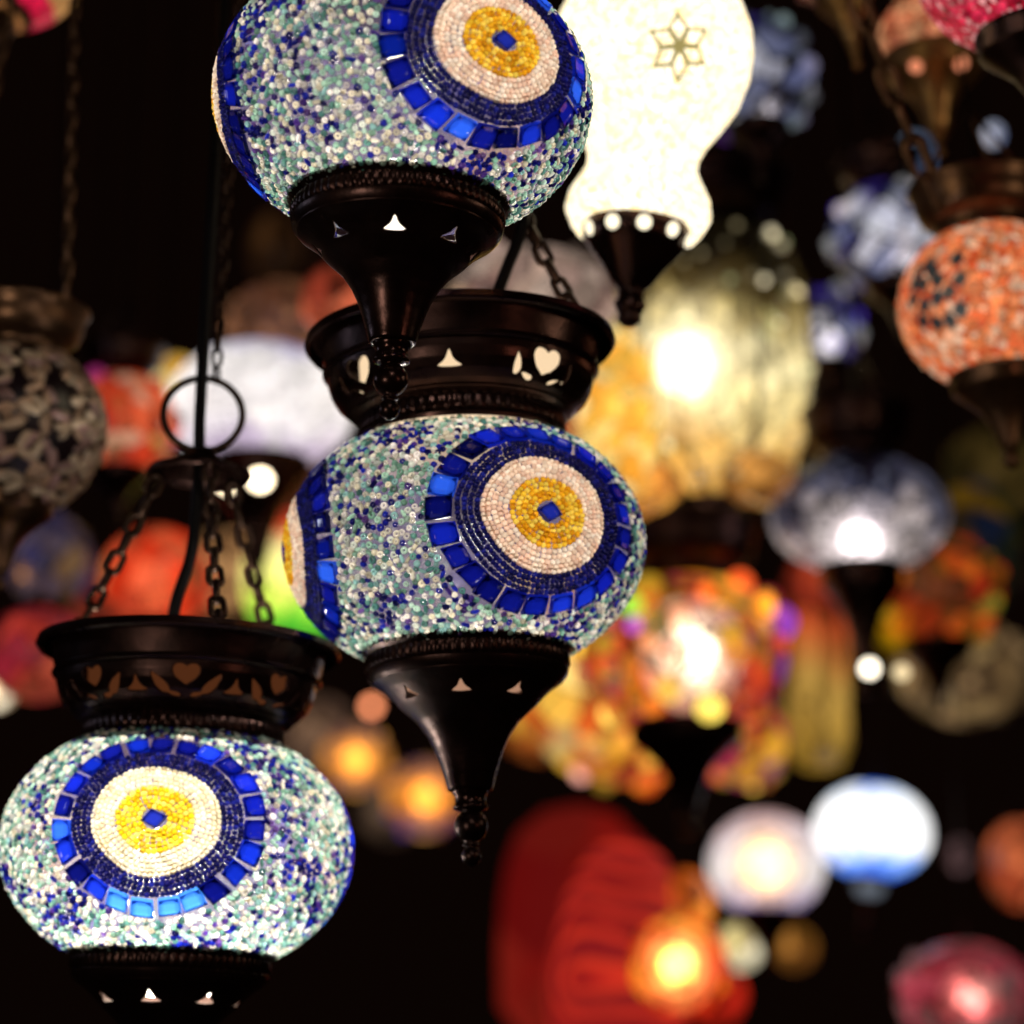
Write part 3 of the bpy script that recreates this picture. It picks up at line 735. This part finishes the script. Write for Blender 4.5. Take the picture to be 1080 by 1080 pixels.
pendant('mosaic_pendant', 'pale beige pink globe rising behind the collar of the middle lamp', 562, 318, 1.75, 180, .60, G('beige_pink', C_('#a08478', '#b89a88', '#8a6a60', '#c0a898'), 60, .45, .2, .02), bulb=B_WARM, bulb_r=.16, bulb_z=.1, dx=-.85, collar=False)
pendant('mosaic_pendant', 'white globe seen through the gap right of the middle lamp neck', 606, 438, 2.4, 66, 1.1, G('white_gap', C_('#e8dcd4', '#fff0e4', '#c8b0a8'), 50, .7, .15, .02), collar=False, cup=False)
pendant('mosaic_pendant', 'rusty red globe between the middle lamp collar and the tall yellow lantern', 622, 445, 2.2, 64, 1.5, G('rust_deep', C_('#a84a28', '#8c3818', '#c07038'), 50, .45, .1, .02), collar=False, cup=False)
pendant('mosaic_pendant', 'orange globe with violet edges, left of the finial of the middle lamp', 448, 842, 2.9, 84, .95, G('orange_violet', [(0, H('#4a2a80')), (.3, H('#d08030')), (.6, H('#f0a048')), (1, H('#40287a'))], 60, .40, .35, .02, mode='bands', amp=.05, b=.045), bulb=B_ORANGE2, bulb_r=.85, collar=False, cup=False)
pendant('mosaic_pendant', 'orange globe with violet edges, beside the lower left globe top', 374, 802, 2.9, 76, .95, G('orange_violet2', [(0, H('#5a3a60')), (.3, H('#d08838')), (.6, H('#f0a850')), (1, H('#40287a'))], 60, .40, .35, .02, mode='bands', amp=.05, b=.045), bulb=B_ORANGE2, bulb_r=.85, collar=False, cup=False)
pendant('mosaic_pendant', 'dim brown cream globe above the two orange globes', 335, 775, 3.1, 86, .95, G('brown_cream', C_('#6a5040', '#84644c', '#503a30'), 40, .32, .1, .02), collar=False, cup=False)
pendant('mosaic_pendant', 'dim grey brown globe below the two orange globes', 412, 858, 3.3, 70, .9, G('grey_brown', C_('#5a4636', '#705844', '#40322a'), 40, .30, .1, .02), collar=False, cup=False)
pendant('bulb_pendant', 'small bare peach bulb beside the cone of the middle lamp', 392, 745, 4.2, 12, 1.0, mat_bulb('peach_bulb', H('#ff9868'), 5.0), collar=False, cup=False)

# --- upper right
M_BW = lambda n, s=.55, t=.3: G(n, C_('#10103a', '#e8e4f0', '#1a1a58', '#8088b0', '#0c0c28', '#d8d8e8', '#3a2a90', '#14143c', '#6a7098', '#f4f0f4'), 42, s, t, .06, var=.5, body=.08, trans_tint=(.8, .8, 1))
pendant('mosaic_pendant', 'dark blue and white patterned globe half behind the white gourd lamp', 800, 82, 1.9, 118, 1.1, M_BW('blue_white_a', .30, .25), bulb=B_WHITE, bulb_r=.35, bulb_z=-.65, dx=.1, roll=0, collar=False, specks=(46, ['#e8e4f0', '#b0c8c8', '#c8c0e8'], .12, .05, .6))
lan = pendant('ribbed_lantern', 'tall warm yellow ribbed glass lantern with a glaring bulb', 742, 400, 2.1, 222, mat=G('yellow_glow_ramp', [(0, H('#f0b050')), (.25, H('#fce29a')), (.5, H('#fff0ba')), (.66, H('#d0b874')), (.82, H('#5c4a24')), (1, H('#140f06'))], 60, 1.15, .38, .02, mode='bands', amp=.1, b=.085, var=.6, zs=(1, 1, .7), trans_tint=(1, .94, .74)),  # ramp paints the glow brightest near the bulb, fading dark upward
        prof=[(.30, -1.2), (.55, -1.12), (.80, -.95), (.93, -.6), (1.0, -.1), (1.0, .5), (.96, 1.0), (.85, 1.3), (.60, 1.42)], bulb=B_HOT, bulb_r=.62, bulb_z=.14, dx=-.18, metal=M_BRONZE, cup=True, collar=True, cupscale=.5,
        specks=(200, ['#ffe9b0', '#fff0c8', '#ffd890', '#d8e0a0'], .036, .2, 2.6))
lna = 111 / FPX * 2.1; m = MB()
for q in range(6):
    z = q * PI / 3 + .45
    m.tube([Vector((r * 1.04 * math.sin(z), -r * 1.04 * math.cos(z), zz)) * lna for r, zz in [(.30, -1.2), (.55, -1.14), (.80, -.97), (.93, -.6), (1.0, -.1), (1.0, .5), (.96, 1.0), (.85, 1.3), (.60, 1.42)]], .022 * lna, 6)
m.build('frame_bars', M_BRONZE, lan)
pendant('mosaic_pendant', 'golden amber globe in front of the left side of the yellow lantern', 652, 438, 1.92, 92, 2.1, G('amber', C_('#ffc048', '#ffd878', '#ffb038', '#ffe8a0'), 60, 1.1, .2, .02, var=.4), bulb=B_WARM, bulb_r=.4, bulb_z=.2, collar=False, cup=False)
pendant('mosaic_pendant', 'amber orange globe at the lower left foot of the yellow lantern', 668, 512, 1.93, 100, .62, G('amber_b', C_('#d88a38', '#f0a848', '#b06a28'), 60, .6, .2, .02), collar=False, cup=False, specks=(26, ['#ffb050', '#ffd080'], .09, .1, .9))
pendant('mosaic_pendant', 'amber orange globe at the lower right foot of the yellow lantern', 800, 505, 1.94, 80, .7, G('amber_c', C_('#a87030', '#c88a40', '#805020'), 60, .5, .2, .02), collar=False, cup=False, specks=(26, ['#ffb050', '#ffd080', '#fff0b0'], .10, .1, 1.0))
pendant('mosaic_pendant', 'blue and white globe with violet tiles left of the orange beaded globe', 938, 250, 1.9, 126, .95, M_BW('blue_white_b', .75, .3), bulb=B_WHITE, bulb_r=.42, bulb_z=-.42, dx=.2, roll=-6, specks=(60, ['#ffffff', '#6040d0', '#d8d8f0', '#fff0f0'], .11, .1, 1.2))
pendant('mosaic_pendant', 'little white lit globe with violet top, below the blue and white one', 874, 345, 2.2, 64, 1.35, M_BW('blue_white_c', .9, .3), bulb=B_WHITE, bulb_r=.75, bulb_z=-.45, collar=False, specks=(30, ['#ffffff', '#6048d0', '#ffe8e8'], .18, .1, 1.2))
M_ORB = G('orange_beads', C_('#e86838', '#f0905c', '#dc5428', '#f0b088', '#f07c48', '#e8c0a0', '#f88a50'), 230, .85, .12, .03, groutcol=(.2, .05, .02), var=.45)
orb = pendant('mosaic_pendant', 'orange beaded globe with dark teal diamond tiles at the right edge', 1046, 322, 1.36, 196, .92, M_ORB, bulb=B_DIM, bulb_r=.3, metal=M_BRONZE2, roll=-4, specks=(420, ['#ff8850', '#ffb080', '#ffd0a0', '#ff6838'], .016, .1, 1.1))
oa = 98 / FPX * 1.36
tl = MB(); rr_ = random.Random(4)
for az, zz in [(-52, .34), (-60, .28), (-48, .22), (-56, .10), (-63, .16), (-44, .08), (-38, -.10), (-46, -.12), (-57, -.14), (-66, -.02), (-33, -.32), (-42, -.40), (-52, -.38), (-62, -.30), (-31, .28), (-30, .02)]:
    z = math.radians(az); s = .098
    pts = []
    for u, v in ((s, 0), (0, s * 1.2), (-s, 0), (0, -s * 1.2)):
        zq = zz * .92 + v * .9; r = math.sqrt(max(.05, 1 - (zq / .92) ** 2)) + .012
        pts.append(Vector((math.sin(z + u) * r, -math.cos(z + u) * r, zq)) * oa)
    tl.add(pts, [(0, 1, 2, 3)])
tl.build('diamond_tiles', mat_plain('teal_black_glass', (.07, .10, .13), .3), orb, smooth=False)
pendant('mosaic_pendant', 'salmon orange globe with a bronze dotted cup near the top right', 982, 42, 1.5, 112, .9, G('salmon', C_('#d07850', '#e08a60', '#b86040', '#e0a070'), 160, .5, .1, .03, var=.5), metal=M_GOLD, holes=[(-35, .0042), (28, .0046)], holecol='#ff9a70', hole_s=.9, cut=(.40, .85), roll=-2, cupscale=2.0)
pendant('mosaic_pendant', 'crimson beaded globe with black cup in the top right corner', 1084, -45, 1.2, 240, .85, G('crimson', C_('#c01838', '#d83050', '#a01028', '#f0a0a0', '#b82040'), 300, .5, .1, .03, var=.7), metal=M_BRONZE, roll=-4, specks=(260, ['#e83050', '#ff9090', '#ffd0c0'], .014, .2, 1.2))
pendant('mosaic_pendant', 'rosy globe with a long brass cone, cut by the top edge', 880, -45, 1.45, 110, .85, G('rosy', C_('#a05a4c', '#c07860', '#7c4438'), 120, .4, .1, .03), metal=M_GOLD, roll=-9, cupscale=1.6)
pendant('mosaic_pendant', 'small icy white and blue globe below the black cup at the right edge', 1048, 142, 2.1, 20, 1.2, G('icy', C_('#c8d0e8', '#a8b8e8', '#f0f0ff'), 60, 1.6, .2, .02), bulb=B_WHITE, bulb_r=.25, collar=False, cup=False)
pendant('mosaic_pendant', 'pale blue sliver globe behind the bronze finial at upper right', 965, 170, 2.3, 38, 1.6, G('pale_blue', C_('#687898', '#8898b0', '#485878'), 60, .4, .1, .02), collar=False, cup=False)

ch = thing('hanging_chain', 'brown chain hanging in front of the salmon globe and its bronze cup', 'chain', at(990, 225, 1.30))
m = MB(); pa = at(990, 225, 1.30) - ch.location; pb = at(905, 0, 1.30) - ch.location; pb = pb * 5.5
m.chain(pa, pb, .026, .014, .0022, pts=12, seg=6).build('chain_links', M_BRONZE2, ch)

# --- middle right
pendant('mosaic_pendant', 'flat navy globe with white scalloped arcs and a glowing lower belly', 906, 543, 1.95, 190, .66, G('navy_arcs', [(0, H('#fff0ea')), (.22, H('#f0dcd8')), (.34, H('#b0a8b8')), (.46, H('#6a6c88')), (.56, H('#16163c')), (.68, H('#8488a0')), (.76, H('#1a1830')), (1, H('#141018'))], 75, .27, .3, .05, mode='bands', amp=.42, b=.045, k=6, body=.06, trans_tint=(1, .95, 1)), bulb=bulb_pair('belly_bulb', H('#fff2ee'), 30), bulb_r=.5, bulb_z=-.33, cut=(.9, .9), cupscale=1.4, specks=())
MULTI = C_('#d85014', '#e88818', '#c02c14', '#b0283c', '#e06420', '#602878', '#d84418', '#e07020', '#b84818', '#e8a030', '#c82818', '#a82048')
pendant('mosaic_pendant', 'big multicolour globe of orange red and yellow discs around a glaring centre', 722, 690, 2.0, 220, .80, G('multi_big', MULTI, 46, 1.0, .33, .04, var=.8, trans_tint=(1, .95, .82)), bulb=bulb_pair('glaring_bulb', H('#fff0d8'), 38), bulb_r=.50, bulb_z=.0, dx=.08, specks=(70, ['#ff9a20', '#ffc830', '#ff5a20', '#ffd040', '#f03820', '#ff7820', '#ffb020', '#e83048', '#80d840', '#ff4818', '#ffe060', '#8038c0', '#f03020'], .115, .2, 3.0))
pendant('mosaic_pendant', 'yellow and orange mosaic globe right behind the middle lamp globe', 612, 712, 2.3, 150, 1.0, G('multi_b', C_('#f8a830', '#ffc850', '#e86020', '#ffd878', '#d84828', '#e07040'), 32, .95, .2, .03, var=.5), bulb=B_WARM, bulb_r=.3, collar=False, cup=False, specks=(50, ['#ffc040', '#ffe090', '#ff8030', '#ffa040'], .20, .3, 1.5))
pendant('mosaic_pendant', 'orange and yellow mosaic globe below the left side of the multicolour globe', 655, 775, 2.6, 130, .8, G('multi_c', C_('#e85a20', '#f0a028', '#c83820', '#f8c040', '#d05838'), 30, .62, .15, .03, var=.6), collar=False, cup=False, specks=(44, ['#ff9030', '#ffc040', '#ff5020', '#ff6018', '#ffb0a0'], .20, .4, 2.2))
pendant('mosaic_pendant', 'crimson and yellow mosaic globe below the right side of the multicolour globe', 785, 785, 2.6, 90, 1.0, G('multi_d', C_('#b82c50', '#d84020', '#e88a20', '#902860', '#f0b030'), 30, .38, .15, .03, var=.6), collar=False, cup=False, specks=(36, ['#ffb030', '#ffd050', '#e03060', '#ff7020'], .16, .4, 2.2))
pendant('mosaic_pendant', 'red orange globe with one glowing yellow tile, behind the cup of the navy globe', 985, 625, 2.3, 140, .9, G('multi_e', C_('#c83818', '#a02c14', '#e05a20', '#603018', '#2c4020', '#8a5a20'), 32, .42, .35, .04, var=.7), bulb=bulb_pair('yellow_bulb', H('#ffc010'), 3.5), bulb_r=.42, bulb_z=-.5, dx=-.55, collar=False, specks=(60, ['#ff5020', '#ff8020', '#ffc020', '#d03018', '#508030'], .10, .1, .9))
pendant('bulb_pendant', 'small glaring white glow ball for a lit cup hole under the navy globe, left of a dimmer one', 917, 705, 1.80, 18, 1.0, mat_bulb('pale_hole_glow', H('#fff2d8'), 4), collar=False, cup=False)  # this and the next are glowing spheres standing for lit cup holes
pendant('bulb_pendant', 'small dimmer cream glow ball for a lit cup hole under the navy globe, right of a glaring one', 951, 709, 1.80, 16, 1.0, mat_bulb('cream_hole_glow', H('#e8d0a0'), 1.6), collar=False, cup=False)
pendant('tube_lantern', 'tall dull gold glass lantern hanging right of the multicolour globe', 862, 725, 2.7, 66, mat=G('dull_gold', [(0, H('#8a6a20')), (.5, H('#b08a40')), (.8, H('#c85028')), (1, H('#8c2c1c'))], 40, .46, .1, .02, mode='bands', amp=.05, b=.1, zs=(1, 1, .3)),
        prof=[(.5, -2.6), (.8, -2.4), (1, -1.8), (1.0, .5), (1.0, 1.8), (.8, 2.6), (.4, 3.0)], collar=False, cup=False)
pendant('mosaic_pendant', 'dim khaki cream globe below the red orange globe at right', 1015, 708, 2.7, 140, .8, G('khaki', C_('#6c5434', '#8a7048', '#523e28', '#a08058'), 36, .44, .1, .03), collar=False, cup=False)
pendant('mosaic_pendant', 'dark olive and blue globe with an amber tile, at the right behind the navy globe', 1025, 580, 2.6, 100, 1.5, G('olive_blue', C_('#1c2410', '#141c30', '#241a10', '#6a4c10', '#10140c'), 32, .42, .1, .03), collar=False, cup=False)

# --- lower right
pendant('mosaic_pendant', 'glaring white globe with blue rims at its top and foot', 920, 877, 2.6, 122, .82, G('white_blue_rim', [(0, H('#2060e8')), (.16, H('#80b0ff')), (.26, H('#ffffff')), (.78, H('#ffffff')), (.88, H('#d8ecff')), (.95, H('#3878f0')), (1, H('#1a50d0'))], 60, 1.5, .1, .01, mode='bands', amp=.03, b=.052, var=.15), bulb=B_WHITE, bulb_r=.4, cut=(.95, .95), collar=False, holes=[(-22, .010), (14, .010)], holecol='#8a93a0', hole_s=.55, roll=6)
pendant('mosaic_pendant', 'white globe with lilac edges and a yellow glowing heart, beside the blue rimmed globe', 808, 912, 2.5, 122, .92, G('white_lilac_heart', [(0, H('#6a4ca8')), (.15, H('#d8cce0')), (.4, H('#ffffff')), (.75, H('#e8dce4')), (1, H('#c8a0a0'))], 60, .95, .25, .02, mode='bands', amp=.05, b=.055, var=.25), bulb=bulb_pair('amber_bulb', H('#ffb840'), 70), bulb_r=.62, collar=False)
pendant('mosaic_pendant', 'small pale yellow lit globe under the lilac edged globe, left of its cup', 780, 998, 3.0, 48, 1.0, G('pale_yellow', C_('#ffe8a8', '#e8d890', '#fff4d0'), 40, .85, .2, .02), bulb=B_WARM, bulb_r=.4, collar=False, cup=False)
pendant('mosaic_pendant', 'small dim amber globe under the lilac edged globe, right of its cup', 838, 1000, 3.1, 46, 1.0, G('dim_amber', C_('#8a5a20', '#a87030', '#6a4018'), 40, .5, .1, .02), collar=False, cup=False)
def mat_swirl():
    return G('red_swirl', C_('#5c0c14', '#a01818', '#c82c1c', '#d83a20', '#801418'), 26, 1.05, .12, 0, mode='swirl', soft=True, var=.1, rough=.8, body=.08)
pendant('tall_lantern', 'tall crimson lantern with swirling glass, largest at the bottom', 655, 1010, 2.5, 140, mat=mat_swirl(), prof=[(.6, -1.7), (.9, -1.4), (1.05, -.9), (1.08, -.3), (1.0, .3), (.90, .8), (.78, 1.15), (.6, 1.48), (.35, 1.72), (.05, 1.82)], collar=False, cup=True, roll=4, specks=())
pendant('tall_lantern', 'dim dark red glow shape added behind the left side of the swirled red lantern', 606, 985, 3.6, 158, mat=G('dark_red', C_('#a01818', '#b42018', '#781014', '#b82c20'), 9, .22, .1, 0, mode='cells', soft=True, var=.25, rough=.8), prof=[(.6, -1.4), (.95, -1.0), (1.0, -.3), (1.0, .4), (.95, .9), (.82, 1.3), (.5, 1.6), (.05, 1.72)], collar=False, cup=False, roll=3, specks=())  # second glowing shape added to soften the red lantern's left edge
pendant('mosaic_pendant', 'fiery yellow and orange lamp burning in front of the red lantern', 715, 1018, 2.1, 104, 1.0, G('fiery', C_('#f06018', '#e83c18', '#ff9828', '#d02818'), 40, .7, .3, .02), bulb=bulb_pair('fire_bulb', H('#ffdc78'), 80), bulb_r=.8, collar=False, cup=False)
pendant('mosaic_pendant', 'orange glow globe right above the fiery lamp', 722, 955, 2.5, 62, 1.2, G('orange_top', C_('#d06418', '#b84c14', '#e08028'), 40, .5, .1, .02), collar=False, cup=False)
pendant('mosaic_pendant', 'scarlet globe at the bottom edge right of the fiery lamp', 755, 1050, 2.4, 66, 1.0, G('scarlet', C_('#c82810', '#e04018', '#a01c10'), 40, .5, .1, .02), collar=False, cup=False)
pendant('mosaic_pendant', 'dusty pink globe with a red hot centre in the bottom right corner', 1018, 1052, 2.4, 142, .82, G('dusty_pink', C_('#a04048', '#8a5a58', '#b83040', '#705050', '#c04858'), 44, .42, .3, .03), bulb=bulb_pair('pink_bulb', H('#ffa898'), 60), bulb_r=.42, dx=.08, collar=False)
pendant('mosaic_pendant', 'rust orange globe cut by the right edge in the lower half', 1076, 912, 2.6, 76, 1.25, G('rust_orange', C_('#a84828', '#c06038', '#843418'), 44, .45, .15, .02), bulb=B_DIM, collar=False, cup=False)
pendant('mosaic_pendant', 'small dim grey rose globe between the white and the rust globes', 1012, 902, 3.2, 26, 1.3, G('grey_rose', C_('#6a5050', '#806060'), 44, .45, .1, .02), collar=False, cup=False)

# --- deepest row, dim warm globes filling the gaps
for lab, px, py, D, wp, br, cols, st in [
    ('dim red globe right of the multicolour globe, above the dull gold lantern', 868, 618, 3.4, 74, 1.0, ('#a83420', '#c04828', '#7c2418'), .40),
    ('brown amber globe between the yellow lantern and the multicolour globe', 690, 562, 3.2, 96, .6, ('#6a4020', '#8a5426', '#4c2c16'), .34),
    ('dim bronze brown globe under the waist of the white gourd lamp', 776, 205, 3.3, 84, .9, ('#4a3018', '#5c3e20', '#3a2412'), .30),
    ('dark wine red globe at the left, between the pink red globe and the collar', 92, 655, 3.3, 120, .9, ('#6c2018', '#84301e', '#501412'), .32),
    ('peach brown globe right below the white lilac globe', 318, 525, 3.2, 66, 1.0, ('#8a5034', '#a0643e', '#6a3a26'), .36),
    ('orange brown globe just right of the middle lamp cone', 566, 765, 3.3, 80, .9, ('#a85a20', '#c87428', '#7c3c18'), .42),
    ('small violet globe at the lower rim of the blue white globe behind the gourd lamp', 768, 138, 2.6, 26, .7, ('#9850b0', '#c070c0', '#6a3890'), .55),
    ('dark olive brown globe at the right edge under the orange globe', 1050, 500, 3.2, 110, .9, ('#3c3014', '#4c3c1a', '#2a2410'), .30),
    ('umber globe high between the top lamp and the left cord', 292, 262, 3.4, 60, 1.3, ('#3c2412', '#4c3018', '#2c1a0e'), .30)]:
    pendant('mosaic_pendant', lab, px, py, D, wp, br, G('deep_row', C_(*cols), 30, st, .1, .02, var=.5), collar=False, cup=False)

# ------------------------------------------------------------------ world and added fill lights outside the frame
w = bpy.data.worlds.new("World"); S.world = w; w.use_nodes = True
bg = w.node_tree.nodes['Background']; bg.inputs[0].default_value = (0.9, 0.35, 0.22, 1); bg.inputs[1].default_value = 0.003

def fill_light(name, loc, energy, col, size):
    ld = bpy.data.lights.new(name, 'POINT'); ld.energy = energy; ld.color = col; ld.shadow_soft_size = size
    o = bpy.data.objects.new(name, ld); COL.objects.link(o); o.location = loc; return o
fill_light('added_fill_light', (-0.50, 0.30, 1.62), 5.0, (1, .88, .72), .05)  # unseen lights added to light the front and put glints on metal
fill_light('added_fill_light', (0.10, 0.15, 2.15), 3.4, (1, .90, .78), .05)
fill_light('added_fill_light', (0.75, 0.95, 1.95), 1.6, (1, .80, .55), .04)  # added to brighten the brass parts
fill_light('added_fill_light', (0.62, 0.45, 1.75), 1.0, (1, .50, .34), .05)
fill_light('added_fill_light', (-0.95, 1.2, 2.0), 1.2, (.70, .76, 1), .05)

S.render.engine = 'CYCLES'
S.cycles.use_denoising = True
S.cycles.max_bounces = 6; S.cycles.transparent_max_bounces = 16; S.cycles.diffuse_bounces = 3; S.cycles.glossy_bounces = 3
S.cycles.sample_clamp_indirect = 3.0
S.cycles.caustics_reflective = False; S.cycles.caustics_refractive = False
S.view_settings.view_transform = 'Standard'; S.view_settings.look = 'None'; S.view_settings.exposure = 0
